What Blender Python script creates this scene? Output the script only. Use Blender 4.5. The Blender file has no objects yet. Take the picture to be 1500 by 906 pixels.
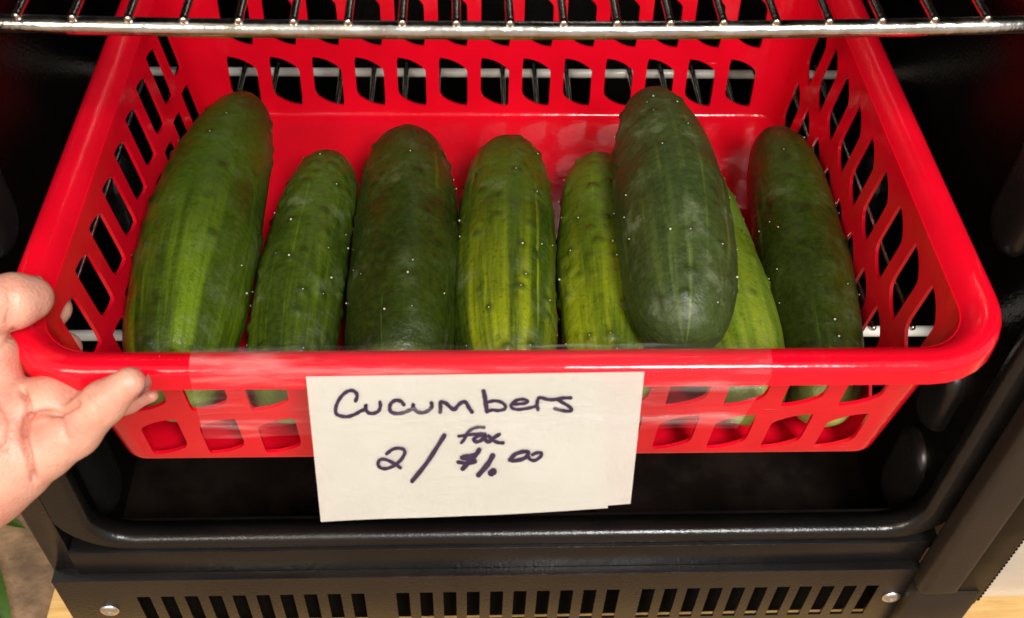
import bpy, bmesh, math, random
import numpy as np
from mathutils import Vector, Matrix, noise
random.seed(4)
scene = bpy.context.scene
COL = scene.collection

# ------------------------------------------------------------------ camera
FPX, PITCH, YAW, ROLL = 1570.6, .8375, .065, .044
CAM = Vector((.0213, -.3586, .4157))
_cy, _sy, _cp, _sp = math.cos(YAW), math.sin(YAW), math.cos(PITCH), math.sin(PITCH)
CF = Vector((_sy*_cp, _cy*_cp, -_sp)); _X = Vector((_cy, -_sy, 0)); _Y = _X.cross(CF)
CX = _X*math.cos(ROLL) + _Y*math.sin(ROLL); CY = _Y*math.cos(ROLL) - _X*math.sin(ROLL)
cam = bpy.data.cameras.new('camera'); camo = bpy.data.objects.new('camera', cam); COL.objects.link(camo)
camo.matrix_world = Matrix(((CX.x, CY.x, -CF.x, CAM.x), (CX.y, CY.y, -CF.y, CAM.y), (CX.z, CY.z, -CF.z, CAM.z), (0, 0, 0, 1)))
cam.sensor_fit = 'HORIZONTAL'; cam.sensor_width = 36; cam.lens = FPX/1500*36
cam.clip_start = .01; cam.clip_end = 50
cam.dof.use_dof = True; cam.dof.focus_distance = .52; cam.dof.aperture_fstop = 14
scene.camera = camo

# ------------------------------------------------------------------ world, lamps, exposure
W = bpy.data.worlds.new('World'); scene.world = W; W.use_nodes = True
bgn = W.node_tree.nodes['Background']; bgn.inputs[0].default_value = (1.0, .95, .88, 1); bgn.inputs[1].default_value = .45
def area_lamp(name, loc, target, size, size_y, power, col):
    l = bpy.data.lights.new(name, 'AREA'); l.shape = 'RECTANGLE'; l.size = size; l.size_y = size_y; l.energy = power; l.color = col
    o = bpy.data.objects.new(name, l); COL.objects.link(o); o.location = loc
    o.rotation_euler = (Vector(target)-Vector(loc)).to_track_quat('-Z', 'Y').to_euler()
    return o
area_lamp('daylight_lamp', (.46, -1.12, 1.42), (.06, 0, 0), .36, .6, 33, (1.0, .97, .93))
area_lamp('warm_lamp', (-.75, -1.15, 1.05), (.0, -.05, .05), .6, .6, 13, (1.0, .84, .66))
scene.view_settings.view_transform = 'Standard'; scene.view_settings.look = 'None'
scene.view_settings.exposure = .25; scene.view_settings.gamma = 1; scene.view_settings.use_curve_mapping = False
scene.render.engine = 'CYCLES'

# pixel of the photograph -> point in the place (distance always from a plane that the thing touches)
def ray(u, v): return CF + CX*((u-750)/FPX) + CY*((453-v)/FPX)
def onz(u, v, z): d = ray(u, v); return CAM + d*((z-CAM.z)/d.z)
def ony(u, v, y): d = ray(u, v); return CAM + d*((y-CAM.y)/d.y)
def onplane(u, v, p, n): d = ray(u, v); return CAM + d*((p-CAM).dot(n)/d.dot(n))

# ------------------------------------------------------------------ helpers
def tag(o, label, cat, group=None):
    o['label'] = label; o['category'] = cat
    if group: o['group'] = group
    return o
def empty(name, loc=(0, 0, 0)):
    o = bpy.data.objects.new(name, None); COL.objects.link(o); o.location = loc; o.empty_display_size = .02
    return o
def link(name, me, m, parent=None):
    o = bpy.data.objects.new(name, me); COL.objects.link(o)
    if m and not me.materials: me.materials.append(m)
    if parent:
        o.parent = parent
        o.matrix_parent_inverse = Matrix.Translation(-wloc(parent))
    return o
def wloc(o):
    # parts are modelled in world metres: a thing's empty stands at its base, the empties of parts stay at the world's origin
    return o.location.copy() if o.parent is None else Vector((0, 0, 0))
def finish(bm, name, m, parent=None, smooth=40, weld=None):
    if weld: bmesh.ops.remove_doubles(bm, verts=bm.verts, dist=weld)
    bmesh.ops.recalc_face_normals(bm, faces=bm.faces)
    me = bpy.data.meshes.new(name); bm.to_mesh(me); bm.free()
    if smooth:
        for p in me.polygons: p.use_smooth = True
        me.set_sharp_from_angle(angle=math.radians(smooth))
    return link(name, me, m, parent)
def box(bm, x0, x1, y0, y1, z0, z1, bev=0, seg=2):
    r = bmesh.ops.create_cube(bm, size=1, matrix=Matrix.Translation(((x0+x1)/2, (y0+y1)/2, (z0+z1)/2)) @ Matrix.Diagonal((x1-x0, y1-y0, z1-z0, 1)))
    if bev:
        es = list({e for v in r['verts'] for e in v.link_edges})
        bmesh.ops.bevel(bm, geom=es, offset=bev, segments=seg, affect='EDGES', profile=.5)
def tube(bm, pts, rad, seg=12, cap=True):
    pts = [Vector(p) for p in pts]; rings = []
    ref = Vector((0, 0, 1))
    if abs((pts[-1]-pts[0]).normalized().dot(ref)) > .9: ref = Vector((1, 0, 0))
    for i, p in enumerate(pts):
        t = (pts[min(i+1, len(pts)-1)]-pts[max(i-1, 0)]).normalized()
        a = t.cross(ref).normalized(); b = a.cross(t)
        r = rad[i] if isinstance(rad, (list, tuple)) else rad
        rings.append([bm.verts.new(p+a*(r*math.cos(2*math.pi*k/seg))+b*(r*math.sin(2*math.pi*k/seg))) for k in range(seg)])
    for A, B in zip(rings, rings[1:]):
        for k in range(seg): bm.faces.new((A[k], A[(k+1) % seg], B[(k+1) % seg], B[k]))
    if cap: bm.faces.new(rings[0]); bm.faces.new(rings[-1][::-1])

# ------------------------------------------------------------------ materials
def nodes(name):
    m = bpy.data.materials.new(name); m.use_nodes = True; nt = m.node_tree
    return m, nt, nt.nodes['Principled BSDF']
def nn(nt, t, **kw):
    n = nt.nodes.new(t)
    for k, v in kw.items():
        if k.startswith('_'): setattr(n, k[1:], v)
        else: n.inputs[k].default_value = v
    return n
def mixc(nt, fac, a, b):
    n = nt.nodes.new('ShaderNodeMix'); n.data_type = 'RGBA'
    for s, v in ((n.inputs[0], fac), (n.inputs[6], a), (n.inputs[7], b)):
        if hasattr(v, 'links'): nt.links.new(v, s)
        else: s.default_value = (*v, 1) if isinstance(v, tuple) else v
    return n.outputs[2]
def ramp(nt, inp, p0, p1, v0=0., v1=1.):
    n = nt.nodes.new('ShaderNodeMapRange'); n.inputs[1].default_value = p0; n.inputs[2].default_value = p1
    n.inputs[3].default_value = v0; n.inputs[4].default_value = v1; n.interpolation_type = 'SMOOTHSTEP'
    nt.links.new(inp, n.inputs[0]); return n.outputs[0]
def objco(nt): return nt.nodes.new('ShaderNodeTexCoord').outputs['Object']
def noi(nt, vec, scale, detail=3, rough=.55):
    n = nn(nt, 'ShaderNodeTexNoise', Scale=scale, Detail=detail, Roughness=rough)
    nt.links.new(vec, n.inputs['Vector']); return n.outputs['Fac']
def bump(nt, bs, h, dist, strength=1.):
    b = nn(nt, 'ShaderNodeBump', Strength=strength, Distance=dist); nt.links.new(h, b.inputs['Height']); nt.links.new(b.outputs[0], bs.inputs['Normal'])
def plain(name, col, col2=None, rough=.4, rough2=None, metal=0, scale=60, bumpd=0, bscale=400, spec=.5, coat=0):
    m, nt, bs = nodes(name); co = objco(nt)
    f = noi(nt, co, scale, 5)
    f1 = ramp(nt, f, .35, .68)
    nt.links.new(mixc(nt, f1, col, col2 or tuple(c*.85 for c in col)), bs.inputs['Base Color'])
    nt.links.new(ramp(nt, noi(nt, co, scale*.6, 4), .3, .7, rough, rough2 if rough2 is not None else rough*1.3), bs.inputs['Roughness'])
    bs.inputs['Metallic'].default_value = metal; bs.inputs['Specular IOR Level'].default_value = spec; bs.inputs['Coat Weight'].default_value = coat
    if bumpd: bump(nt, bs, noi(nt, co, bscale, 3), bumpd)
    return m
def red_mat():
    m, nt, bs = nodes('red_plastic'); co = objco(nt)
    c = mixc(nt, ramp(nt, noi(nt, co, 30, 5), .35, .68), (.72, .0028, .017), (.65, .0025, .014))
    mp = nn(nt, 'ShaderNodeMapping'); mp.inputs['Scale'].default_value = (.25, 1.2, 1.6); mp.inputs['Rotation'].default_value = (.3, .5, .2); nt.links.new(co, mp.inputs[0])
    sc = ramp(nt, noi(nt, mp.outputs[0], 210, 3, .5), .70, .78)                 # short pale scuffs
    pt = ramp(nt, noi(nt, co, 26, 2), .50, .66)
    mu = nn(nt, 'ShaderNodeMath', _operation='MULTIPLY'); nt.links.new(sc, mu.inputs[0]); nt.links.new(pt, mu.inputs[1])
    c = mixc(nt, mu.outputs[0], c, (.72, .10, .10))
    nt.links.new(c, bs.inputs['Base Color'])
    nt.links.new(ramp(nt, noi(nt, co, 55, 6, .7), .3, .7, .085, .21), bs.inputs['Roughness'])
    ad = nn(nt, 'ShaderNodeMath', _operation='ADD'); nt.links.new(noi(nt, co, 75, 3), ad.inputs[0]); nt.links.new(mu.outputs[0], ad.inputs[1])
    bump(nt, bs, ad.outputs[0], .0004); return m
M_red = red_mat()
M_liner = plain('black_liner', (.0018, .0014, .0012), (.0032, .0022, .0017), rough=.16, rough2=.26, scale=30, bumpd=.0002, bscale=500, spec=.42)
M_dark = plain('dull_black', (.003, .003, .003), rough=.95, spec=.03)
M_support = plain('black_support_plastic', (.012, .0115, .0115), rough=.25, rough2=.34, spec=.7)
M_pan = plain('black_pan_painted_light', (.007, .005, .004), (.015, .0105, .008), rough=.15, rough2=.28, scale=45, bumpd=.0002, bscale=300, spec=.5)  # base lightened to brown in place of light and reflection on the pan
M_bar_glare = plain('bar_painted_glare', (.88, .86, .80), (.80, .77, .70), rough=.15, rough2=.3, scale=90, coat=.6)  # bright reflection on the bars put in as a white base colour
M_frame = plain('black_painted_steel', (.0050, .0048, .0048), (.0085, .0076, .0070), rough=.22, rough2=.34, scale=25, bumpd=.0002, bscale=600)
M_door = plain('brown_black_door_paint', (.017, .012, .0085), (.023, .0155, .011), rough=.42, rough2=.55, scale=25, bumpd=.0002, bscale=500)
M_rust = plain('worn_brown_gasket', (.13, .065, .028), (.045, .028, .015), rough=.6, scale=40)
M_black = plain('black_rubber', (.002, .002, .002), rough=.35, spec=.2)
M_chrome = plain('chromed_wire', (.82, .79, .74), (.62, .56, .47), rough=.12, rough2=.26, metal=1, scale=110, bumpd=.0004, bscale=140)
M_screw = plain('bright_screw', (.75, .74, .72), rough=.3, metal=1)
M_paper = plain('paper', (.83, .82, .76), (.80, .785, .72), rough=.8, scale=20, bumpd=.0002, bscale=300)
M_ink = plain('purple_black_marker', (.022, .010, .035), (.035, .016, .05), rough=.5, scale=300)
M_pine = None
def wood(name, a, b, scale, axis):
    m, nt, bs = nodes(name)
    mp = nn(nt, 'ShaderNodeMapping'); mp.inputs['Scale'].default_value = axis; nt.links.new(objco(nt), mp.inputs[0])
    f = noi(nt, mp.outputs[0], scale, 6, .65)
    nt.links.new(mixc(nt, ramp(nt, f, .3, .7), a, b), bs.inputs['Base Color']); bs.inputs['Roughness'].default_value = .65
    bump(nt, bs, f, .001); return m
M_pine = wood('pale_pine', (.72, .46, .17), (.58, .33, .10), 30, (1, 6, 6))
M_deck = plain('brown_ground', (.34, .21, .115), (.17, .105, .06), rough=.8, scale=38, bumpd=.003, bscale=120)
M_leaf = plain('green_leaf', (.07, .17, .012), (.05, .13, .012), rough=.4, scale=50)
def tape_mat():
    m, nt, bs = nodes('clear_tape'); out = nt.nodes['Material Output']
    bs.inputs['Base Color'].default_value = (.85, .83, .80, 1); bs.inputs['Roughness'].default_value = .07
    co = objco(nt)
    mp = nn(nt, 'ShaderNodeMapping'); mp.inputs['Scale'].default_value = (.16, 1, 2.2); nt.links.new(co, mp.inputs[0])
    f = noi(nt, mp.outputs[0], 90, 4)
    bump(nt, bs, f, .004)
    tr = nt.nodes.new('ShaderNodeBsdfTransparent'); mx = nt.nodes.new('ShaderNodeMixShader')
    nt.links.new(ramp(nt, f, .48, .72, .015, .15), mx.inputs[0]); nt.links.new(tr.outputs[0], mx.inputs[1]); nt.links.new(bs.outputs[0], mx.inputs[2])
    nt.links.new(mx.outputs[0], out.inputs[0]); return m
M_tape = tape_mat()
def glass_mat():
    m, nt, bs = nodes('door_glass'); out = nt.nodes['Material Output']
    bs.inputs['Base Color'].default_value = (.75, .76, .74, 1); bs.inputs['Roughness'].default_value = .08
    tr = nt.nodes.new('ShaderNodeBsdfTransparent'); mx = nt.nodes.new('ShaderNodeMixShader'); mx.inputs[0].default_value = .35
    nt.links.new(tr.outputs[0], mx.inputs[1]); nt.links.new(bs.outputs[0], mx.inputs[2]); nt.links.new(mx.outputs[0], out.inputs[0]); return m
M_glass = glass_mat()
def skin_mat():
    m, nt, bs = nodes('skin'); co = objco(nt)
    f = noi(nt, co, 45, 4); g = noi(nt, co, 140, 3)
    c = mixc(nt, ramp(nt, f, .35, .68), (.64, .335, .24), (.58, .225, .165))
    c = mixc(nt, ramp(nt, g, .45, .75, 0, .35), c, (.68, .40, .29))
    at = nn(nt, 'ShaderNodeAttribute', _attribute_name='crease_shade')
    c = mixc(nt, at.outputs['Fac'], c, (.40, .12, .075))  # painted shade along the folds
    nt.links.new(c, bs.inputs['Base Color']); bs.inputs['Roughness'].default_value = .45
    bs.inputs['Subsurface Weight'].default_value = .18; bs.inputs['Subsurface Radius'].default_value = (1, .35, .2); bs.inputs['Subsurface Scale'].default_value = .004
    v = nn(nt, 'ShaderNodeTexVoronoi', Scale=700); nt.links.new(co, v.inputs['Vector'])
    ad = nn(nt, 'ShaderNodeMath', _operation='ADD'); nt.links.new(v.outputs['Distance'], ad.inputs[0]); nt.links.new(noi(nt, co, 130, 4), ad.inputs[1])
    bump(nt, bs, ad.outputs[0], .00028, .6); return m
M_skin = skin_mat()
M_nail = plain('fingernail', (.70, .42, .34), rough=.28)

# ------------------------------------------------------------------ setting: boards under and beside the fridge
bm = bmesh.new(); box(bm, -2, 2, -1.5, 1.5, -.30, -.27)
o = finish(bm, 'floor', M_deck, smooth=0); o['kind'] = 'structure'

# ------------------------------------------------------------------ refrigerator
FXL, FXR = -.1745, .268           # opening of the cabinet at the front
FY = -.065                        # its front face
fr = tag(empty('refrigerator', (.0465, .1, -.19)), 'black steel refrigerator cabinet with a slotted lower grille and open door', 'refrigerator')
WXL, WXR, WB, WT, WBK = -.190, .279, -.170, .62, .262
bm = bmesh.new()   # inner side walls, floor, back and top as separate parts with real thickness
box(bm, WXL-.012, WXL, FY+.012, WBK, WB, WT, .002); finish(bm, 'side_wall', M_liner, fr)
bm = bmesh.new(); box(bm, WXR, WXR+.012, FY+.012, WBK, WB, WT, .002); finish(bm, 'side_wall', M_liner, fr)
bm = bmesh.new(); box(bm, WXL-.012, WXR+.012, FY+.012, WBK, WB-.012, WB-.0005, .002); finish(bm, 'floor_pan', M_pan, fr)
bm = bmesh.new(); box(bm, WXL-.012, WXR+.012, WBK+.0005, WBK+.012, WB-.012, WT, .002); finish(bm, 'back_wall', M_liner, fr)
bm = bmesh.new(); box(bm, WXL-.012, WXR+.012, FY+.012, WBK, WT+.0005, WT+.012, .002); finish(bm, 'ceiling_panel', M_liner, fr)
# front frame: profile swept along left post, rounded corner, sill, rounded corner, right post
ZS = -.0945
path = []
R_ = .020
path.append((FXL, .62)); path.append((FXL, .3)); path.append((FXL, ZS+R_+.0001))
for k in range(1, 9):
    a = math.pi+math.pi/2*k/8; path.append((FXL+R_+R_*math.cos(a), ZS+R_+R_*math.sin(a)))
for k in range(1, 12): path.append((FXL+R_+(FXR-FXL-2*R_)*k/12, ZS))
for k in range(0, 9):
    a = 1.5*math.pi+math.pi/2*k/8; path.append((FXR-R_+R_*math.cos(a), ZS+R_+R_*math.sin(a)))
path += [(FXR, .3), (FXR, .62)]
def frame_profile(wide, throat):
    # (outward from the opening, y): inner throat -> rounded nose -> flat face -> outer edge
    p = [(throat, FY+.0205), (throat-.001, FY+.0190), (.0060, FY+.0165), (.0014, FY+.0110), (-.0008, FY+.0078)]
    for k in range(0, 7):
        a = math.pi/2*k/6; p.append((-.0012+.0042*(1-math.cos(a)), FY+.0048-.0048*math.sin(a)))
    p += [(wide, FY), (wide+.0008, FY+.0012), (wide+.0008, FY+.014)]
    return p
bm = bmesh.new(); rings = []
for i, (x, z) in enumerate(path):
    a = Vector(path[max(i-1, 0)]); b = Vector(path[min(i+1, len(path)-1)]); t = (b-a).normalized()
    nrm = Vector((t.y, -t.x))      # travelling down the left post, outward is -x
    nrm = Vector((t.y, -t.x)) if True else nrm
    sill = max(0, min(1, (-t.y*0+abs(t.x))))
    wide = .0160*(1-sill)+.0068*sill
    rings.append([bm.verts.new((x+nrm.x*o_, y_, z+nrm.y*o_)) for o_, y_ in frame_profile(wide, .0165*(1-sill)+.0752*sill)])
for A, B in zip(rings, rings[1:]):
    for k in range(len(A)-1): bm.faces.new((A[k], A[k+1], B[k+1], B[k]))
finish(bm, 'front_frame', M_frame, fr, 50)
# outer case strips, sill apron
bm = bmesh.new(); box(bm, -.2055, -.1914, FY+.001, .30, -.128, WT, .0012); finish(bm, 'case_side', M_frame, fr)
bm = bmesh.new(); box(bm, .2852, .2990, FY+.004, .30, -.128, WT, .0012); finish(bm, 'case_side', M_frame, fr)
bm = bmesh.new(); box(bm, -.1908, .2846, FY-.0022, FY+.02, -.1235, -.1022, .0010); finish(bm, 'sill_apron', M_frame, fr)
bm = bmesh.new(); box(bm, -.196, .284, FY+.007, FY+.03, -.20, -.1278); finish(bm, 'kick_board', M_dark, fr)
# embossed shelf supports on the side walls
def rib(x, s, yc, w, z0, z1, h):
    bm = bmesh.new(); N = 40; L = []
    for ring in range(6):
        q = ring/5; ins = w*.5*.55*(1-math.cos(q*math.pi/2)); d = h*math.sin(q*math.pi/2)
        loop = []
        for k in range(N):
            a = 2*math.pi*k/N; r = w*.5-ins
            yy = r*math.cos(a); zz = r*math.sin(a)+(z1-w*.5 if math.sin(a) >= 0 else z0+w*.5)
            loop.append(bm.verts.new((x+s*(d-.001), yc+yy, zz)))
        L.append(loop)
    for A, B in zip(L, L[1:]):
        for k in range(N): bm.faces.new((A[k], A[(k+1) % N], B[(k+1) % N], B[k]))
    bm.faces.new(L[-1]); finish(bm, 'shelf_support', M_support, fr, 60)
rib(WXL, 1, -.008, .036, -.146, -.012, .007); rib(WXR, -1, -.016, .036, -.142, -.075, .007); rib(WXR, -1, -.014, .030, -.062, -.008, .010)
rib(WXL, 1, .15, .034, -.150, -.012, .008); rib(WXR, -1, .15, .034, -.146, -.012, .008)
rib(WXL, 1, .0, .034, .06, .170, .008); rib(WXR, -1, .0, .034, .06, .170, .008)
# grille
gr = empty('grille', (0, 0, 0)); gr.parent = fr; gr.matrix_parent_inverse = Matrix.Translation(-fr.location)
GX0, GX1, GZ1, GZ0, GY = -.2042, .2775, -.1250, -.186, -.0715
slots = [(-.1630+.01325*i) for i in range(10)]+[(-.0185+.01330*i) for i in range(10)]+[(.1214+.01300*i) for i in range(11)]
def grille_panel():
    bm = bmesh.new(); xs = sorted({GX0, GX1} | {s for s in slots} | {s+.0074 for s in slots}); zs = [GZ0, -.1785, -.1430, GZ1]
    def solid(i, j):
        return not (j == 1 and any(abs(xs[i]-s) < 1e-6 for s in slots))
    vf = {}
    for layer, yy in ((0, GY), (1, GY+.0016)):
        for i, x in enumerate(xs):
            for j, z in enumerate(zs): vf[layer, i, j] = bm.verts.new((x, yy, z))
    for i in range(len(xs)-1):
        for j in range(3):
            if not solid(i, j): continue
            bm.faces.new([vf[0, a, b] for a, b in ((i, j), (i+1, j), (i+1, j+1), (i, j+1))])
            bm.faces.new([vf[1, a, b] for a, b in ((i, j), (i, j+1), (i+1, j+1), (i+1, j))])
    for e in [e for e in bm.edges if len(e.link_faces) == 1]:
        pass
    # thickness walls
    for i in range(len(xs)-1):
        for j in range(3):
            if not solid(i, j): continue
            for (a, b), (di, dj) in ((((i, j), (i+1, j)), (0, -1)), (((i, j+1), (i+1, j+1)), (0, 1)), (((i, j), (i, j+1)), (-1, 0)), (((i+1, j), (i+1, j+1)), (1, 0))):
                ii, jj = i+di, j+dj
                if 0 <= ii < len(xs)-1 and 0 <= jj < 3 and solid(ii, jj): continue
                bm.faces.new((vf[0, a[0], a[1]], vf[0, b[0], b[1]], vf[1, b[0], b[1]], vf[1, a[0], a[1]]))
    return bm
finish(grille_panel(), 'slotted_panel', M_frame, gr, 30)
bm = bmesh.new(); box(bm, GX0-.0002, GX1+.0002, GY-.0004, FY+.012, GZ1+.0001, GZ1+.0013, .0005); finish(bm, 'top_flange', M_frame, gr)
def screw(x, z):
    bm = bmesh.new(); prof = [(.0054, 0), (.0052, .0007), (.0044, .0013), (.0030, .0017), (.0020, .0016), (.0014, .0006), (.0004, .0005)]; N = 20; L = []
    for r, d in prof: L.append([bm.verts.new((x+r*math.cos(6.2832*k/N), GY-.0002-d, z+r*math.sin(6.2832*k/N))) for k in range(N)])
    for A, B in zip(L, L[1:]):
        for k in range(N): bm.faces.new((A[k], A[(k+1) % N], B[(k+1) % N], B[k]))
    bm.faces.new(L[-1]); s = finish(bm, 'screw', M_screw, gr, 60)
screw(-.1812, -.1578); screw(.2698, -.1572)
# door: open wide to the right; frame stile, gasket, black border, glass
door = empty('door', (0, 0, 0)); door.parent = fr; door.matrix_parent_inverse = Matrix.Translation(-fr.location)
bm = bmesh.new(); box(bm, .2762, .3000, -.0815, -.0665, -.138, WT, .0045, 4); finish(bm, 'stile', M_door, door)
bm = bmesh.new(); box(bm, .2818, .2880, -.0662, -.0480, -.1035, WT, .0012); finish(bm, 'gasket', M_rust, door)
bm = bmesh.new(); box(bm, .3002, .3170, -.078, -.070, -.156, WT, .001); finish(bm, 'glass_border', M_black, door)
for i in range(46):
    bm = bmesh.new(); box(bm, .3172, .3186, -.0775, -.0765, -.152+i*.0036, -.1502+i*.0036); finish(bm, 'frit_dot', M_black, door, 0)
bm = bmesh.new(); box(bm, .3190, .75, -.0762, -.0722, -.150, WT, .0005); finish(bm, 'glass_pane', M_glass, door)
bm = bmesh.new(); box(bm, .2765, .3165, -.079, -.064, -.205, -.1385, .003); finish(bm, 'hinge_block', M_door, door)
bm = bmesh.new(); box(bm, .2770, .2860, -.0690, -.0600, -.1270, -.1075, .002); finish(bm, 'hinge_plate', M_rust, door)
# board that the fridge stands on
bm = bmesh.new(); box(bm, -.236, .62, -.095, .40, -.232, -.205, .003)
tag(finish(bm, 'pine_board', M_pine), 'pale pine board under the black refrigerator', 'board')

# leaves of a weed beside the fridge
def leaf_plant():
    p = tag(empty('weed_plant', (-.40, .02, -.27)), 'green weed with pointed leaves on the boards beside the fridge', 'plant')
    def leaf(a, b, w):
        bm = bmesh.new(); a = Vector(a); b = Vector(b); d = b-a; side = d.cross(Vector((0, 0, 1))).normalized(); rows = []
        for i in range(13):
            t = i/12; c = a+d*t+Vector((0, 0, .012*math.sin(math.pi*t))); ww = w*math.sin(math.pi*min(1, t**.8))**.8+.0004
            rows.append([bm.verts.new(c+side*(ww*k)+Vector((0, 0, .004*abs(k)*math.sin(math.pi*t)))) for k in (-1, -.5, 0, .5, 1)])
        for A, B in zip(rows, rows[1:]):
            for k in range(4): bm.faces.new((A[k], A[k+1], B[k+1], B[k]))
        bmesh.ops.solidify(bm, geom=bm.faces[:], thickness=.0006)
        finish(bm, 'leaf', M_leaf, p, 60)
    l1 = onz(37, 774, -.245); l1b = onz(-75, 752, -.245); leaf(l1b, l1, .008)
    l2 = onz(-30, 810, -.255); l2b = onz(18, 925, -.255); leaf(l2, l2b, .009)
    bm = bmesh.new(); tube(bm, [(-.40, .02, -.272), (-.385, .03, -.25), l1b], [.002, .0017, .0012], 8)
    tube(bm, [(-.40, .02, -.272), (-.35, .02, -.258), l2], [.002, .0017, .0012], 8); finish(bm, 'stem', M_leaf, p, 60)
leaf_plant()

# ------------------------------------------------------------------ wire shelves
SP = .0207
def shelf(name, label, z, x0, sag, yb, first, last, barmat, br):
    s = tag(empty(name, (.045, 0, z)), label, 'wire shelf', 'wire shelves in the fridge')
    sg = lambda x: sag*(x/.2)**2
    for y in (0., yb):
        bm = bmesh.new(); xs = [-.186+(.4605)*i/40 for i in range(41)]
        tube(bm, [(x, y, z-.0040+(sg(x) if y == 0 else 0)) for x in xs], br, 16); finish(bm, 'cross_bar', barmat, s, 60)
    src = None
    for k in range(first, last+1):
        x = x0+SP*k
        if not -.182 < x < .271: continue
        if src is None:
            bm = bmesh.new(); n = 10
            pts = [(0, -.0022, 0), (0, -.0020, 0), (0, -.0013, 0), (0, 0, 0)]+[(0, yb*i/n, 0) for i in range(1, n+1)]+[(0, yb+.003, 0)]
            tube(bm, pts, [.0008, .0013, .0017, .00175]+[.00175]*(n+1), 10)
            src = finish(bm, 'wire', M_chrome, s, 60); w = src
        else:
            w = src.copy(); COL.objects.link(w)
        w.location = (x, 0, z+sg(x)); w.parent = s; w.matrix_parent_inverse = Matrix.Translation(-s.location)
    return s
shelf('wire_shelf', 'chromed wire shelf above the red basket, its front bar with wire ends', .1825, .039, .003, .224, -14, 14, M_chrome, .0036)
shelf('wire_shelf', 'chromed wire shelf under the red basket carrying it', .0022, .046, 0, .224, -14, 14, M_bar_glare, .0029)

# ------------------------------------------------------------------ red basket
BX, BY, BZ = .0395, .0435, .0068
HX, HY, R0 = .1712, .1243, .0105
sx, sy = HX-R0, HY-R0
def peri(K, C=8):
    out = []   # clockwise seen from above = rightwards seen from inside
    def straight(p, q, n, nrm, wall):
        for i in range(n*K): out.append(('s', Vector(p).lerp(Vector(q), i/(n*K)), Vector(nrm), wall))
    def corner(c, a0):
        for i in range(C): a = a0-math.pi/2*i/C; out.append(('c', Vector(c), Vector((math.cos(a), math.sin(a))), None))
    straight((-sx, HY), (sx, HY), 13, (0, 1), 'back'); corner((sx, sy), math.pi/2)
    straight((HX, sy), (HX, -sy), 9, (1, 0), 'right'); corner((sx, -sy), 0)
    straight((sx, -HY), (-sx, -HY), 13, (0, -1), 'front'); corner((-sx, -sy), -math.pi/2)
    straight((-HX, -sy), (-HX, sy), 9, (-1, 0), 'left'); corner((-sx, sy), math.pi)
    return out
K = 10; MV = 8
PER = peri(K)
def pt(e, o, z):
    kind, p, n, w = e
    q = p+n*(R0+o) if kind == 'c' else p+n*o
    return Vector((BX+q.x, BY+q.y, BZ+z))
WALLTOP = (.0118, .0893)
def woff(z): return .0001+(WALLTOP[0]-.0001)*(z-.0036)/(WALLTOP[1]-.0036)
bands = [(-.0060, .0, 0), (-.0034, .0004, 0), (-.0014, .0013, 0), (-.0004, .0025, 0)]
zrows = [.0036, .0046, .0412, .0430, .0826, WALLTOP[1]]
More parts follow.
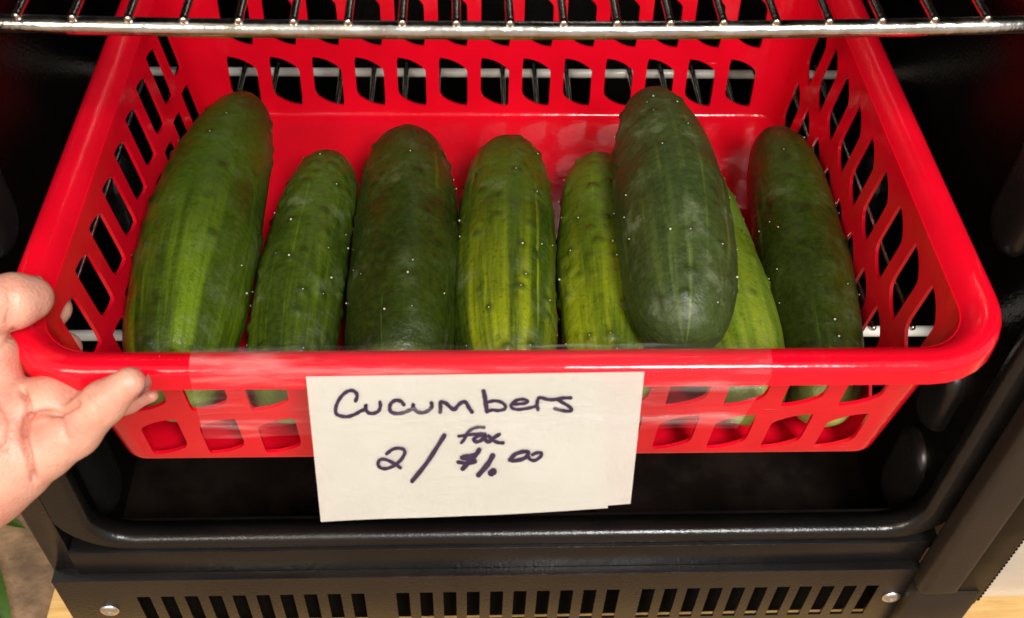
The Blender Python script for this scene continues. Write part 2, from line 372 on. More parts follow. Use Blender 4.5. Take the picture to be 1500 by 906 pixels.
def build_basket():
    root = tag(empty('storage_basket', (BX, BY, BZ)), 'bright red slotted plastic basket holding green cucumbers on the wire shelf', 'basket')
    bm = bmesh.new(); cache = {}
    N = len(PER)
    def V(i, o, z):
        key = (i % N, round(o, 6), round(z, 6))
        if key not in cache: cache[key] = bm.verts.new(pt(PER[i % N], o, z))
        return cache[key]
    prof = bands+[(woff(z), z, 0) for z in zrows]
    def strip(o0, z0, o1, z1, i0=0, i1=N):
        for i in range(i0, i1): bm.faces.new((V(i, o0, z0), V(i+1, o0, z0), V(i+1, o1, z1), V(i, o1, z1)))
    for a, b in zip(prof, prof[1:]):
        if (a[1], b[1]) in ((.0046, .0412), (.0430, .0826)):
            zs = [a[1]+(b[1]-a[1])*j/MV for j in range(MV+1)]
            i = 0
            while i < N:
                if PER[i][0] == 'c':
                    for j in range(MV): strip(woff(zs[j]), zs[j], woff(zs[j+1]), zs[j+1], i, i+1)
                    i += 1; continue
                # one cell with a leaf shaped opening
                p0, p1 = pt(PER[i], 0, 0), None
                step = (sx*2/13 if PER[i][3] in ('back', 'front') else sy*2/9)
                wdt = .0168/step; m0 = (1-wdt)/2
                nrm = PER[i][2]; tan = Vector((nrm.y, -nrm.x, 0)); base = PER[i][1]
                def inner(x, y):
                    z = a[1]+(b[1]-a[1])*(.07+.86*y); o = woff(z); q = base+nrm*o
                    return bm.verts.new(Vector((BX+q.x, BY+q.y, BZ+z))+tan*(step*(m0+wdt*x)))
                outer = []; inn = []
                for j in range(MV): outer.append(V(i, woff(zs[j]), zs[j]))           # left side going up
                for k in range(K): outer.append(V(i+k, b[0], b[1]))                     # top going right
                for j in range(MV): outer.append(V(i+K, woff(zs[MV-j]), zs[MV-j]))   # right going down
                for k in range(K): outer.append(V(i+K-k, a[0], a[1]))                   # bottom going left
                cv = .15 if PER[i][3] == 'left' else .24
                L0, L1 = cv+.02, .985; hole = []
                for j in range(MV): hole.append((0 if j else .03, L0+(L1-L0)*j/MV))
                for k in range(K): x = k/K; hole.append((x if k else .03, 1-cv*x**2.1))
                for j in range(MV): hole.append((1 if j else .985, (.99-cv)-(.975-cv)*j/MV))
                for k in range(K): x = 1-k/K; hole.append((x if k else .97, cv*(1-x)**2.1))
                inn = [inner(*h) for h in hole]
                T = len(outer)
                for q in range(T): bm.faces.new((outer[q], outer[(q+1) % T], inn[(q+1) % T], inn[q]))
                i += K
        else: strip(a[0], a[1], b[0], b[1])
    bmesh.ops.recalc_face_normals(bm, faces=bm.faces)
    fl = bm.faces.new([V(i, bands[0][0], bands[0][1]) for i in range(N)])
    f0 = next(f for f in bm.faces if f is not fl and len(f.verts) == 4)
    bmesh.ops.recalc_face_normals(bm, faces=bm.faces)
    thick(bm, .0017)
    finish(bm, 'shell', M_red, root, 42)
    # rolled rim
    bm = bmesh.new(); cache.clear()
    rim = [(o_, z_-.0015) for o_, z_ in ((WALLTOP[0]-.0002, .0898), (.0128, .0917), (.0147, .0941), (.0170, .0961), (.0195, .0972), (.0220, .0975), (.0243, .0973), (.0258, .0965), (.0266, .0952), (.0270, .0934), (.0272, .0905), (.0274, .0871))]
    for (o0, z0), (o1, z1) in zip(rim, rim[1:]):
        for i in range(N): bm.faces.new((V(i, o0, z0), V(i+1, o0, z0), V(i+1, o1, z1), V(i, o1, z1)))
    bmesh.ops.recalc_face_normals(bm, faces=bm.faces)
    thick(bm, .0019)
    finish(bm, 'rim', M_red, root, 50)
    return root
def thick(bm, t):
    # grow the sheet to the outside/underside of the basket
    bm.normal_update()
    faces = bm.faces[:]
    c = Vector((BX, BY, BZ+.16))
    s = sum((1 if f.normal.dot(c-f.calc_center_median()) > 0 else -1)*f.calc_area() for f in faces)
    if s < 0:
        bmesh.ops.reverse_faces(bm, faces=faces); bm.normal_update()
    vn = {v: v.normal.copy() for v in bm.verts}
    mp = {v: bm.verts.new(v.co-vn[v]*t) for v in list(vn)}
    edges = [e for e in bm.edges if len(e.link_faces) == 1]
    rimq = [(e.verts[0], e.verts[1]) for e in edges]
    for f in faces: bm.faces.new([mp[v] for v in reversed(f.verts)])
    for a, b in rimq: bm.faces.new((a, b, mp[b], mp[a]))
build_basket()

# ------------------------------------------------------------------ cucumbers
def cuke_mat(name, dark, mid, light, lightness, bloom, seed, tip=.85, ro=0.):
    m, nt, bs = nodes(name)
    uv = nn(nt, 'ShaderNodeAttribute', _attribute_name='skin')     # (cos, sin, length) carried on the mesh
    mp = nn(nt, 'ShaderNodeMapping'); mp.inputs['Scale'].default_value = (1, 1, .45); mp.inputs['Location'].default_value = (seed*3.1, seed*1.7, seed)
    nt.links.new(uv.outputs['Vector'], mp.inputs[0])
    st = noi(nt, mp.outputs[0], 1.9, 6, .68)                                     # broad lengthwise bands
    mp2 = nn(nt, 'ShaderNodeMapping'); mp2.inputs['Scale'].default_value = (1, 1, .16); mp2.inputs['Location'].default_value = (seed*5.3, seed, seed*2)
    nt.links.new(uv.outputs['Vector'], mp2.inputs[0])
    fs = noi(nt, mp2.outputs[0], 4.6, 3, .6)                                     # thin pale streaks
    co = objco(nt)
    blot = noi(nt, co, 55, 6, .7); big = noi(nt, co, 24, 4, .6); fine = noi(nt, co, 330, 3, .6); brk = noi(nt, co, 40, 4, .6)
    tt = nn(nt, 'ShaderNodeSeparateXYZ'); nt.links.new(uv.outputs['Vector'], tt.inputs[0])
    def mul(a, b):
        n = nn(nt, 'ShaderNodeMath', _operation='MULTIPLY'); nt.links.new(a, n.inputs[0]); nt.links.new(b, n.inputs[1]); return n.outputs[0]
    end = ramp(nt, tt.outputs[2], .08, .72, 1.0, .05)                             # blossom end is paler; shade on the far end is painted in too
    c = mixc(nt, ramp(nt, big, .35, .65), dark, mid)
    c = mixc(nt, mul(ramp(nt, st, .55-lightness*.32, .80-lightness*.30), end), c, light)
    c = mixc(nt, mul(mul(ramp(nt, fs, .60, .70), ramp(nt, tt.outputs[2], .0, .95, .75, .12)), ramp(nt, brk, .36, .56)), c, tuple(min(1, x*1.25+.008) for x in light))
    c = mixc(nt, ramp(nt, fine, .42, .72, 0, .30), c, (mid[0]*1.3+.012, mid[1]*1.3+.012, mid[2]+.001))
    c = mixc(nt, ramp(nt, fine, .48, .28, 0, .40), c, tuple(x*.6 for x in dark))
    c = mixc(nt, mul(ramp(nt, blot, .52, .72, 0, bloom), ramp(nt, brk, .35, .6)), c, (.14, .165, .085))
    wa = nn(nt, 'ShaderNodeAttribute', _attribute_name='wart')
    c = mixc(nt, ramp(nt, wa.outputs['Fac'], .1, .9, 0, .65), c, tuple(x*.7 for x in dark))
    c = mixc(nt, ramp(nt, tt.outputs[2], .0, .10, tip, 0), c, (.34, .42, .10))
    nt.links.new(c, bs.inputs['Base Color'])
    nt.links.new(ramp(nt, blot, .35, .7, .27+ro, .50+ro), bs.inputs['Roughness'])
    bs.inputs['Specular IOR Level'].default_value = .42
    ad = nn(nt, 'ShaderNodeMath', _operation='ADD'); nt.links.new(mul(noi(nt, co, 90, 4), ramp(nt, blot, 0, 1, 1.2, 2.6)), ad.inputs[0]); nt.links.new(noi(nt, co, 420, 3), ad.inputs[1])
    bump(nt, bs, ad.outputs[0], .0006, .7)
    return m
M_spine = plain('pale_spines', (.50, .50, .33), rough=.35)
def cucumber(label, front, back, R, colour, seed, bend=(0, 0, 0), blunt=2.6, taperb=.86, taperf=.95, warts=80, wh=.0015):
    rnd = random.Random(seed); A = Vector(front); B = Vector(back); ax = B-A; L = ax.length; t_ = ax.normalized()
    up = Vector((0, 0, 1)); s_ = t_.cross(up).normalized(); n_ = s_.cross(t_)
    bend = Vector(bend); NR, NS = 130, 112
    W_ = []
    while len(W_) < warts:
        t = rnd.uniform(.06, .94); ph = rnd.uniform(0, 6.2832)
        if all((abs(t-a)*L)**2+(min(abs(ph-b), 6.2832-abs(ph-b))*R)**2 > .006**2 for a, b in W_): W_.append((t, ph))
    TT = [.5-.5*math.cos(math.pi*(i/(NR-1)))*(1) for i in range(NR)]
    TT = [.5*(i/(NR-1))+.5*t for i, t in enumerate(TT)]
    def rad(t):
        q = abs(2*t-1); r = max(0, 1-q**(blunt*1.9))**(1/2.15)
        return R*r*(taperf+(1-taperf)*min(1, t*2) if t < .5 else 1-(1-taperb)*((t-.5)*2)**1.15)
    def lump(t, ph): return 1+.060*noise.noise(Vector((seed*7+math.cos(ph)*.8, math.sin(ph)*.8, t*3)))+.025*noise.noise(Vector((seed*3+math.cos(ph)*2, math.sin(ph)*2, t*9)))+.022*math.cos(3*ph+seed)+.007*math.cos(8*ph+seed*2)
    def cen(t): return A+ax*t+bend*(4*t*(1-t))
    me = bpy.data.meshes.new('fruit'); vs = []; at = []; wv = []
    wt = np.array(W_); ws = np.array([rnd.uniform(.45, 1.5) for _ in W_]); sg = .0022*(.75+.35*ws)
    for i, t in enumerate(TT):
        c = cen(t); r = rad(t)
        for k in range(NS):
            ph = 2*math.pi*k/NS
            d = np.abs(wt[:, 1]-ph); d = np.minimum(d, 2*math.pi-d)*max(r, .004); dd = d*d+((wt[:, 0]-t)*L)**2
            bmp = wh*((np.exp(-dd/sg**2)-.40*np.exp(-dd/(.0050**2)))*ws).sum()
            wv.append(float(min(1, (np.exp(-dd/(sg*1.1)**2)*np.minimum(1, ws)).sum())))
            rr = r*lump(t, ph)+bmp
            vs.append(c+s_*(rr*math.cos(ph))+n_*(rr*math.sin(ph))); at.append((math.cos(ph), math.sin(ph), t))
    fs = [(i*NS+k, i*NS+(k+1) % NS, (i+1)*NS+(k+1) % NS, (i+1)*NS+k) for i in range(NR-1) for k in range(NS)]
    o0 = Vector(((A+B)/2).to_tuple())
    me.from_pydata([v-o0 for v in vs], [], fs); a = me.attributes.new('skin', 'FLOAT_VECTOR', 'POINT')
    a.data.foreach_set('vector', [x for p in at for x in p])
    a = me.attributes.new('wart', 'FLOAT', 'POINT'); a.data.foreach_set('value', wv)
    for p in me.polygons: p.use_smooth = True
    bm = bmesh.new(); bm.from_mesh(me); bmesh.ops.recalc_face_normals(bm, faces=bm.faces); bm.to_mesh(me); bm.free()
    root = empty('cucumber', o0); tag(root, label, 'cucumber', 'cucumbers in the red basket')
    f = bpy.data.objects.new('fruit', me); COL.objects.link(f); f.parent = root; me.materials.append(colour)
    # spines: tiny pale points on the warts, one joined part
    bm = bmesh.new()
    for t, ph in W_:
        if rnd.random() < .55: continue
        r = rad(t)*lump(t, ph)+wh*.45; p = cen(t)+s_*(r*math.cos(ph))+n_*(r*math.sin(ph))-o0
        bmesh.ops.create_icosphere(bm, subdivisions=1, radius=rnd.choice((.0003, .0004, .0004, .0006)), matrix=Matrix.Translation(p))
    sm = bpy.data.meshes.new('spines'); bm.to_mesh(sm); bm.free(); sm.materials.append(M_spine)
    so = bpy.data.objects.new('spines', sm); COL.objects.link(so); so.parent = root; so['kind'] = 'stuff'
    # stem scar at the far end, blossom scar in front
    return root
D1, D2 = (.012, .020, .0025), (.024, .040, .003)
G1, G2 = (.046, .080, .0025), (.078, .115, .004)
Y1 = (.16, .22, .012)
FLO = BZ+.0005
def place(label, uf, ub, R, zb, yb, colour, seed, yf=-.066, zf=None, **kw):
    zf = FLO+R if zf is None else zf
    a = onz(uf[0], uf[1], zf); 
    # axis passes the first pixel at height zf; it runs back to the second pixel at depth yb; extended forward to yf
    b = ony(ub[0], ub[1], yb) if zb is None else onz(ub[0], ub[1], zb)
    d = (b-a); f = a+d*((yf-a.y)/d.y)
    return cucumber(label, f, b, R, colour, seed, **kw)
place('large dark green cucumber leaning in the corner against the slotted side wall near the hand', (283, 480), (364, 146), .0285, .052, None, cuke_mat('cucumber_skin_a', (.018, .034, .003), (.034, .062, .003), (.13, .21, .006), .40, .2, 1), 1, zf=.038, yf=-.077, blunt=2.3, taperb=.72, bend=(-.006, 0, .003))
place('short mottled green cucumber beside the large corner cucumber, many warts', (444, 470), (486, 232), .0222, .034, None, cuke_mat('cucumber_skin_b', (.022, .040, .004), (.040, .068, .005), (.14, .20, .009), .30, .5, 2), 2, yf=-.074, taperb=.88, warts=105, wh=.0018, bend=(-.004, 0, 0), blunt=2.7)
place('smooth very dark green cucumber between the short mottled and the yellow bellied cucumbers', (587, 470), (598, 202), .0272, .034, None, cuke_mat('cucumber_skin_c', D1, D2, (.10, .17, .008), .10, .3, 3), 3, yf=-.070, blunt=2.8, taperb=.86, bend=(.002, 0, 0))
place('yellow bellied green cucumber in the middle of the row', (744, 470), (746, 212), .0260, .034, None, cuke_mat('cucumber_skin_d', (.018, .036, .003), (.038, .070, .003), (.26, .30, .008), .52, .4, 4), 4, yf=-.070, blunt=2.7, taperb=.82, bend=(-.0015, 0, 0))
place('yellow green warty cucumber partly under the topmost cucumber, beside the yellow bellied one', (893, 470), (878, 238), .0248, .033, None, cuke_mat('cucumber_skin_e', (.032, .058, .003), (.060, .098, .004), (.25, .29, .008), .55, .15, 5), 5, yf=-.070, warts=130, wh=.0020, blunt=2.9)
place('light green cucumber almost hidden under the topmost cucumber', (1071, 490), (1000, 250), .0240, .033, None, cuke_mat('cucumber_skin_f', G2, (.09, .16, .012), (.22, .28, .02), .45, .15, 6), 6, yf=-.079, blunt=2.6)
place('slim dark green cucumber against the slotted side wall away from the hand', (1184, 470), (1133, 196), .0230, .036, None, cuke_mat('cucumber_skin_g', D1, D2, (.09, .16, .010), .0, .25, 7), 7, yf=-.079, blunt=2.7, bend=(.003, 0, 0), warts=60)
# topmost one lies across the two light ones
a = ony(1003, 512, -.066); b = ony(951, 143, .112)
cucumber('thick grey green cucumber lying on top of the two light ones', a+Vector((0, 0, 0)), b, .0280, cuke_mat('cucumber_skin_h', (.022, .038, .008), (.038, .060, .012), (.08, .115, .018), .0, .75, 8, 0, .14), 8, blunt=2.6, taperb=.68, taperf=.90, bend=(.003, 0, .002))

# ------------------------------------------------------------------ price sign
PA = Vector((0, -.1105, .0985)); PD = Vector((0, -.018, -.0685)).normalized(); PN = Vector((1, 0, 0)).cross(PD).normalized()
if PN.y > 0: PN = -PN
def pap(u, v, off=0.):
    p = onplane(u, v, PA, PN); t = (p-PA).dot(PD)
    return p+PN*(off+(.0012*math.sin(p.x*38+.5)+.0022*max(0, -p.x/.04)**2*.5)*max(0, t/.07)**1.5)
sign = tag(empty('price_sign', pap(697, 650)), 'handwritten white paper price sign taped to the front of the red basket', 'sign')
def sheet(name, c, off, mat, par, n=18, th=.0003):
    bm = bmesh.new(); rows = []
    for j in range(n+1):
        row = []
        for i in range(n+1):
            s, t = i/n, j/n
            u = (c[0][0]*(1-s)+c[1][0]*s)*(1-t)+(c[3][0]*(1-s)+c[2][0]*s)*t; v = (c[0][1]*(1-s)+c[1][1]*s)*(1-t)+(c[3][1]*(1-s)+c[2][1]*s)*t
            row.append(bm.verts.new(pap(u, v, off)))
        rows.append(row)
    for A, B in zip(rows, rows[1:]):
        for k in range(n): bm.faces.new((A[k], A[k+1], B[k+1], B[k]))
    bmesh.ops.solidify(bm, geom=bm.faces[:], thickness=th)
    return finish(bm, name, mat, par, 30)
sheet('paper', [(448, 552), (944, 545), (924, 740), (470, 765)], 0, M_paper, sign)
sheet('backing_paper', [(456, 556), (880, 550), (891, 748), (476, 763)], -.0009, M_paper, sign)
K5 = 240/1279; K6 = 200/1066
c5 = lambda L: [(470+x*K5, 550+y*K5) for x, y in L]
c6 = lambda L: [(660+x*K6, 550+y*K6) for x, y in L]
strokes = [
 (c5([(272, 195), (284, 152), (262, 120), (225, 115), (180, 140), (140, 190), (117, 250), (122, 295), (160, 314), (215, 317), (270, 298), (310, 275), (345, 258), (353, 225), (352, 262), (378, 290), (420, 290), (453, 270), (465, 235), (462, 205)]), 5.0),
 (c5([(648, 224), (625, 198), (585, 190), (550, 212), (538, 245), (548, 280), (590, 293), (640, 287), (690, 268), (718, 252), (720, 222), (727, 252), (755, 280), (800, 285), (845, 265), (868, 235), (863, 210)]), 5.2),
 (c5([(932, 280), (935, 240), (935, 205), (972, 210), (1010, 242), (1042, 262), (1065, 235), (1100, 205), (1132, 206), (1155, 245), (1180, 280)]), 5.4),
 (c6([(258, 118), (268, 165), (276, 220), (285, 275)]), 6.0),
 (c6([(286, 205), (340, 193), (395, 203), (428, 233), (418, 258), (370, 268), (325, 264), (290, 275)]), 4.6),
 (c6([(490, 220), (540, 216), (588, 210), (600, 192), (560, 180), (510, 190), (475, 222), (478, 246), (520, 260), (580, 254), (640, 242), (672, 232)]), 4.4),
 (c6([(682, 262), (676, 222), (682, 182), (702, 167), (750, 180), (800, 184), (870, 172), (938, 170)]), 4.8),
 (c6([(830, 180), (862, 200), (912, 228), (945, 258), (922, 274), (862, 266), (812, 252)]), 4.6),
 (c6([(262, 398), (215, 396), (165, 412), (130, 442), (112, 482), (85, 515)]), 3.6),
 (c6([(65, 465), (110, 460), (160, 452), (230, 446), (270, 447)]), 3.6),
 (c6([(262, 452), (215, 462), (182, 490), (200, 508), (240, 496), (268, 464), (272, 490), (296, 510), (330, 482), (380, 450)]), 4.2),
 (c6([(298, 462), (335, 498), (375, 514), (410, 516)]), 4.0),
 (c6([(224, 568), (200, 605), (160, 645), (95, 715)]), 5.2),
 (c6([(198, 606), (140, 614), (85, 627), (130, 640), (186, 648), (186, 664), (130, 672), (60, 664)]), 4.2),
 (c6([(330, 612), (290, 680), (218, 762)]), 5.8),
 (c6([(318, 746), (334, 735)]), 8.0),
 (c6([(462, 646), (500, 606), (560, 584), (602, 586), (598, 616), (560, 640), (500, 652), (468, 648)]), 4.6),
 (c6([(600, 606), (620, 642), (660, 650), (704, 618), (706, 594), (672, 592), (640, 606)]), 3.8),
 (c5([(515, 602), (560, 568), (610, 558), (650, 570), (655, 600), (625, 650), (570, 695), (510, 718), (465, 710), (448, 680), (465, 648), (510, 648), (570, 675), (622, 710)]), 4.6),
 (c5([(965, 456), (900, 560), (820, 680), (714, 812)]), 5.8),
]
def spline(L, sub=8):
    P = [Vector(p) for p in L]; out = []
    for i in range(len(P)-1):
        p0, p1, p2, p3 = P[max(i-1, 0)], P[i], P[i+1], P[min(i+2, len(P)-1)]
        for k in range(sub):
            t = k/sub; out.append(.5*((2*p1)+(p2-p0)*t+(2*p0-5*p1+4*p2-p3)*t*t+(3*p1-p0-3*p2+p3)*t**3))
    out.append(P[-1]); return out
lettering = empty('lettering', (0, 0, 0)); lettering.parent = sign; lettering.matrix_parent_inverse = Matrix.Translation(-sign.location)
for si, (L, w) in enumerate(strokes):
    w *= 1.1 if si < 8 or si > 17 else 1.32
    bm = bmesh.new(); S = spline(L); n = len(S); off = .00045+.00002*si
    left, right = [], []
    for i, p in enumerate(S):
        t = S[min(i+1, n-1)]-S[max(i-1, 0)]; t = t.normalized() if t.length > 1e-6 else Vector((1, 0))
        ww = w*.5*(1+.08*math.sin(i*.7+si)); nrm = Vector((-t.y, t.x))
        left.append(bm.verts.new(pap(*(p+nrm*ww), off))); right.append(bm.verts.new(pap(*(p-nrm*ww), off)))
    for i in range(n-1): bm.faces.new((left[i], left[i+1], right[i+1], right[i]))
    for idx, sgn in ((0, -1), (n-1, 1)):
        t = (S[1]-S[0]) if idx == 0 else (S[-1]-S[-2]); t = t.normalized()*sgn; nrm = Vector((-t.y, t.x))
        a, b = (left[idx], right[idx]); arc = []
        for k in range(1, 6):
            ang = math.pi*k/6; q = S[idx]+(nrm*math.cos(ang)+t*math.sin(ang))*(w*.5); arc.append(bm.verts.new(pap(*q, off)))
        loop = ([a]+arc+[b]) if sgn > 0 else ([b]+arc+[a])
        try: bm.faces.new(loop)
        except ValueError: pass
    finish(bm, 'pen_stroke', M_ink, lettering, 0)
# clear tape over the rim face and the top of the paper
def tape_strip():
    bm = bmesh.new(); rows = []
    fy = BY-HY
    n = 60
    rimp = [(fy-.0150, BZ+.0968), (fy-.0190, BZ+.0986), (fy-.0220, BZ+.0984), (fy-.0247, BZ+.0970), (fy-.0266, BZ+.0942), (fy-.0275, BZ+.0910)]
    x0, x1 = ony(278, 540, fy-.025).x, ony(1128, 540, fy-.025).x
    for i in range(n+1):
        s = i/n; row = []
        for y, z in rimp: row.append(bm.verts.new((x0+(x1-x0)*s, y-.0004+.0002*math.sin(i*1.7+y*900), z+.0003*math.sin(i*.9+z*700))))
        ub = 300+(1078-300)*s; vb = 637-14*s
        pe = pap(ub, vb, .0014)
        p0 = row[-1].co.copy()
        for k in range(1, 7): row.append(bm.verts.new(p0.lerp(pe, k/6)+PN*(.0003+.0005*math.sin(i*.45+k))))
        rows.append(row)
    for A, B in zip(rows, rows[1:]):
        for k in range(len(A)-1): bm.faces.new((A[k], A[k+1], B[k+1], B[k]))
    finish(bm, 'clear_tape', M_tape, sign, 60)
tape_strip()

# ------------------------------------------------------------------ hand gripping the rim (smooth union of tapered capsules, surface nets)
def P3(u, v, zc): return CAM+ray(u, v)*zc
def hand():
    rnd = random.Random(2)
    # chains of (point, radius); distances follow from the rim they touch
    ch = []
    rimz = BZ+.0985
    th = [onz(46, 437, rimz+.0068), onz(22, 441, rimz+.0092), onz(-25, 452, rimz+.012), onz(-85, 490, rimz+.010), onz(-120, 590, rimz-.002)]
    ch.append(('thumb', list(zip(th, (.0082, .0102, .0104, .0118, .0160))), .004))
    fy = BY-HY-.027
    # little finger in front of the rim: rests against its outer face
    lf = [ony(190, 560, fy-.0075), ony(152, 590, fy-.0105), ony(108, 632, fy-.014), ony(62, 660, fy-.018), ony(15, 690, fy-.020)]
    ch.append(('little', list(zip(lf, (.0057, .0078, .0096, .0110, .0128))), .004))
    # ring finger below the rim, its tip shows beyond the little finger
    rf = [ony(222, 579, fy+.008), ony(186, 587, fy+.008), ony(125, 598, fy+.000), ony(70, 594, fy-.004), ony(0, 600, fy-.004)]
    ch.append(('ring', list(zip(rf, (.0030, .0050, .0084, .0105, .0120))), .004))
    # middle and index fingers reach under the side rim to the outside of the wall
    wx = BX-HX-.012
    mf = [Vector((wx-.010, -.052, .050)), Vector((wx-.016, -.068, .058)), Vector((wx-.014, -.092, .066)), ony(-25, 590, fy+.002)]
    ch.append(('middle', list(zip(mf, (.0075, .0085, .0095, .0110))), .004))
    xf = [Vector((wx-.0085, -.050, .074)), Vector((wx-.017, -.068, .074)), Vector((wx-.028, -.092, .074)), ony(-60, 580, fy+.006)]
    ch.append(('index', list(zip(xf, (.0075, .0085, .0095, .0115))), .004))
    # palm: rays from the knuckles to the wrist
    wr = ony(-260, 800, fy-.030)
    pal = [ony(0, 640, fy-.012), ony(-40, 676, fy-.020), ony(-130, 725, fy-.025), wr]
    ch.append(('palm', list(zip(pal, (.0150, .0200, .0230, .0240))), .010))
    pal2 = [ony(25, 688, fy-.022), ony(-30, 716, fy-.026), ony(-120, 770, fy-.030), wr]
    ch.append(('heel', list(zip(pal2, (.0120, .0150, .0190, .0240))), .010))
    pal3 = [th[-1], ony(-70, 640, fy-.010), ony(-140, 720, fy-.020), wr]
    ch.append(('thenar', list(zip(pal3, (.0170, .0190, .0220, .0240))), .010))
    pal4 = [ony(-8, 520, fy+.010), ony(-8, 580, fy+.002), ony(0, 640, fy-.012)]
    ch.append(('web', list(zip(pal4, (.0090, .0110, .0150))), .008))
    fore = [wr, ony(-420, 900, fy-.035), ony(-700, 1060, fy-.06)]
    ch.append(('forearm', list(zip(fore, (.0240, .0270, .0340))), .010))
    allp = [p for _, c, _ in ch for p, _ in c]
    h = .00095
    lo = np.array([min(p[i] for p in allp)-.04 for i in range(3)]); hi = np.array([max(p[i] for p in allp)+.04 for i in range(3)])
    lo[0] = max(lo[0], -.36)
    n = np.ceil((hi-lo)/h).astype(int)
    axs = [(lo[i]+h*np.arange(n[i])).astype(np.float32) for i in range(3)]
    def smin(a, b, k):
        q = np.clip(.5+.5*(b-a)/k, 0, 1); return b*(1-q)+a*q-k*q*(1-q)
    grp = [np.full(n, .03, np.float32), np.full(n, .03, np.float32)]
    for name, c, k in ch:
        g = name in ('palm', 'heel', 'thenar', 'web', 'forearm'); pad = .016
        pts = np.array([tuple(p) for p, _ in c]); rm = max(r for _, r in c)+pad
        a0 = np.clip(((pts.min(0)-rm-lo)/h).astype(int), 0, n); a1 = np.clip(((pts.max(0)+rm-lo)/h).astype(int)+1, 0, n)
        if (a1 <= a0).any(): continue
        G = np.stack(np.meshgrid(*[axs[i][a0[i]:a1[i]] for i in range(3)], indexing='ij'), -1)
        D = None
        for (pa, ra), (pb, rb) in zip(c, c[1:]):
            a = np.array(pa, np.float32); d = np.array(pb-pa, np.float32); L2 = float(d@d)
            t = np.clip(((G-a)@d)/L2, 0, 1); e = G-a-t[..., None]*d
            dist = np.sqrt((e*e).sum(-1))-(ra+(rb-ra)*t)
            D = dist if D is None else smin(D, dist, .003)
        sl = tuple(slice(a0[i], a1[i]) for i in range(3))
        grp[g][sl] = smin(grp[g][sl], D, .012 if g else .0014)
    Fd = smin(grp[0], grp[1], .0022)
    # surface nets
    S = Fd < 0
    nx, ny, nz = S.shape
    corners = [(i, j, k) for i in (0, 1) for j in (0, 1) for k in (0, 1)]
    sub = lambda A, c: A[c[0]:nx-1+c[0], c[1]:ny-1+c[1], c[2]:nz-1+c[2]]
    cnt = sum(sub(S, c).astype(np.int8) for c in corners); act = (cnt > 0) & (cnt < 8)
    idx = np.full(act.shape, -1, np.int64); ids = np.argwhere(act); idx[act] = np.arange(len(ids))
    acc = np.zeros((len(ids), 3)); num = np.zeros(len(ids))
    for c1 in corners:
        for ax in range(3):
            if c1[ax]: continue
            c2 = list(c1); c2[ax] = 1
            f1 = Fd[tuple((ids+np.array(c1)).T)]; f2 = Fd[tuple((ids+np.array(c2)).T)]
            cr = (f1 < 0) != (f2 < 0); t = np.where(cr, f1/(f1-f2+1e-12), 0)
            p = np.tile(np.array(c1, float), (len(ids), 1)); p[:, ax] = t
            acc += p*cr[:, None]; num += cr
    V = (ids+acc/num[:, None])*h+lo
    quads = []
    for ax in range(3):
        b, c = (ax+1) % 3, (ax+2) % 3
        s1 = [slice(None)]*3; s2 = [slice(None)]*3; s1[ax] = slice(0, -1); s2[ax] = slice(1, None)
        E = np.argwhere(S[tuple(s1)] != S[tuple(s2)])
        E = E[(E[:, b] > 0) & (E[:, c] > 0) & (E[:, b] < np.array(S.shape)[b]-1) & (E[:, c] < np.array(S.shape)[c]-1)]
        inside = S[tuple(E.T)]
        def at(db, dc): q = E.copy(); q[:, b] += db; q[:, c] += dc; return idx[tuple(q.T)]
        q = np.stack([at(-1, -1), at(0, -1), at(0, 0), at(-1, 0)], 1)
        q[~inside] = q[~inside][:, ::-1]; quads.append(q)
    Qd = np.concatenate(quads); Qd = Qd[(Qd >= 0).all(1)]
    me = bpy.data.meshes.new('body'); me.from_pydata([tuple(v) for v in V], [], [tuple(int(i) for i in q) for q in Qd]); me.validate()
    bm = bmesh.new(); bm.from_mesh(me)
    for _ in range(5): bmesh.ops.smooth_vert(bm, verts=bm.verts, factor=.5, use_axis_x=True, use_axis_y=True, use_axis_z=True)
    bm.normal_update()
    tipv = min(bm.verts, key=lambda v: (v.co-lf[0]).length); 
    if tipv.normal.dot(tipv.co-lf[0]) < 0: bmesh.ops.reverse_faces(bm, faces=bm.faces[:]); bm.normal_update()
    # skin folds: real grooves, with their shade also painted into the colour, where the photograph shows them
    P = np.array([v.co for v in bm.verts]); Nn = np.array([v.normal for v in bm.verts]); dcam = P-np.array(CAM)
    z = dcam@np.array(CF); uu = 750+FPX*(dcam@np.array(CX))/z; vv = 453-FPX*(dcam@np.array(CY))/z
    facing = (Nn*dcam).sum(1) < 0
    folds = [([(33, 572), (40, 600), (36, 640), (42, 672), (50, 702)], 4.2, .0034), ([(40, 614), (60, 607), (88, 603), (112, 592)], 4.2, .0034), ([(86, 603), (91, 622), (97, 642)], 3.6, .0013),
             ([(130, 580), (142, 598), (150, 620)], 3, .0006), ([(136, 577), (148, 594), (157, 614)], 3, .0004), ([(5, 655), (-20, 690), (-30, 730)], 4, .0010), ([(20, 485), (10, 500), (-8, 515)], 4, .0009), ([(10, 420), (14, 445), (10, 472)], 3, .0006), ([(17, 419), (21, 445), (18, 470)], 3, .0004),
             ([(0, 590), (14, 620), (10, 660)], 4, .0006)]
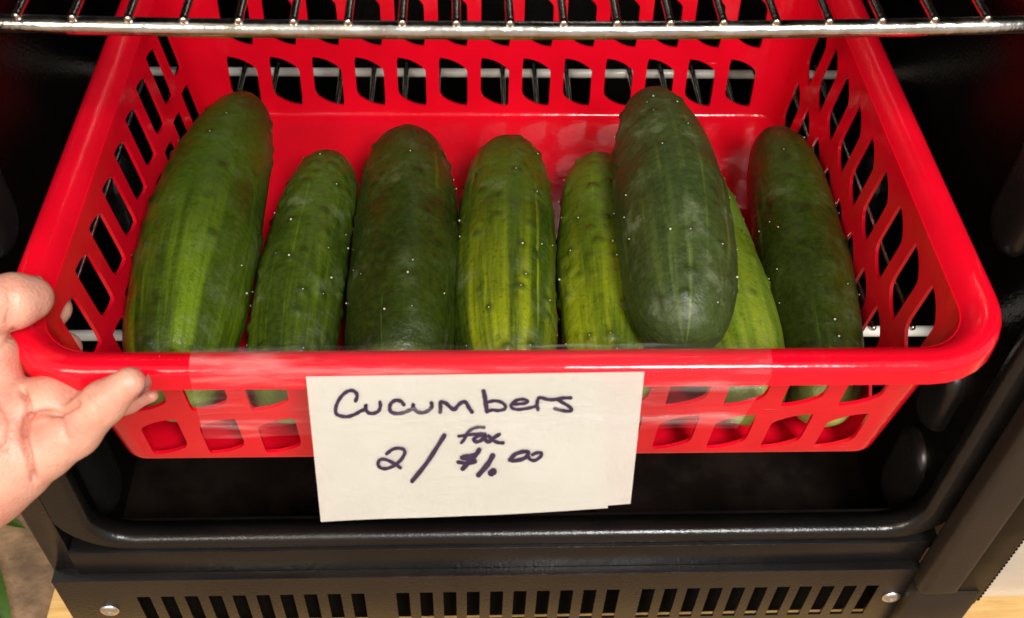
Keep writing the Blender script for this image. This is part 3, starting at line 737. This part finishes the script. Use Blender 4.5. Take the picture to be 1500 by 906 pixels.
    cre = np.zeros(len(P)); disp = np.zeros(len(P))
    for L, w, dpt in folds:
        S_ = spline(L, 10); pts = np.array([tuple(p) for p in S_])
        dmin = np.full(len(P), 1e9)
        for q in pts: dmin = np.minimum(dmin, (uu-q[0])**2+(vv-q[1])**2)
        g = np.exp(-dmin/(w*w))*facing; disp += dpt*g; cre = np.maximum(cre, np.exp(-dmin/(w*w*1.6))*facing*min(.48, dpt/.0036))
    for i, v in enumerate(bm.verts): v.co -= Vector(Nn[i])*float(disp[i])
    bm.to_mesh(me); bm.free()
    a = me.attributes.new('crease_shade', 'FLOAT', 'POINT'); a.data.foreach_set('value', [float(x) for x in cre])
    for p in me.polygons: p.use_smooth = True
    root = tag(empty('person', onz(-60, 640, .07)), 'bare hand gripping the corner of the red basket rim, thumb on top', 'person')
    link('hand', me, M_skin, root)
    # nails
    def nail(c, axis, nrm, ln, wd):
        bm = bmesh.new(); axis = axis.normalized(); nrm = (nrm-axis*nrm.dot(axis)).normalized(); sd = axis.cross(nrm); rows = []
        for i in range(9):
            s = i/8-.5; row = []
            for k in range(9):
                t = k/8-.5; wloc_ = wd*(1-.35*max(0, abs(s)*2-.5)**2)
                row.append(bm.verts.new(c+axis*(s*ln)+sd*(t*wloc_)+nrm*(.0006-(t*2)**2*wd*.22-(max(0, s)*2)**2*.0008)))
            rows.append(row)
        for A, B in zip(rows, rows[1:]):
            for k in range(8): bm.faces.new((A[k], A[k+1], B[k+1], B[k]))
        bmesh.ops.solidify(bm, geom=bm.faces[:], thickness=.0006)
        finish(bm, 'fingernail', M_nail, root, 60)
    ax = lf[0]-lf[1]; nr = (CX*.75-CY*.45+CF*.55); nr = (nr-ax.normalized()*nr.dot(ax.normalized())).normalized()
    nail(lf[0]+ax.normalized()*.0005+nr*.0062, ax, nr, .0080, .0085)
    ax = th[0]-th[1]; nr = (CY*.9+CF*.35); nr = (nr-ax.normalized()*nr.dot(ax.normalized())).normalized()
    nail(th[0]-ax.normalized()*.002+nr*.0082, ax, nr, .012, .012)
hand()
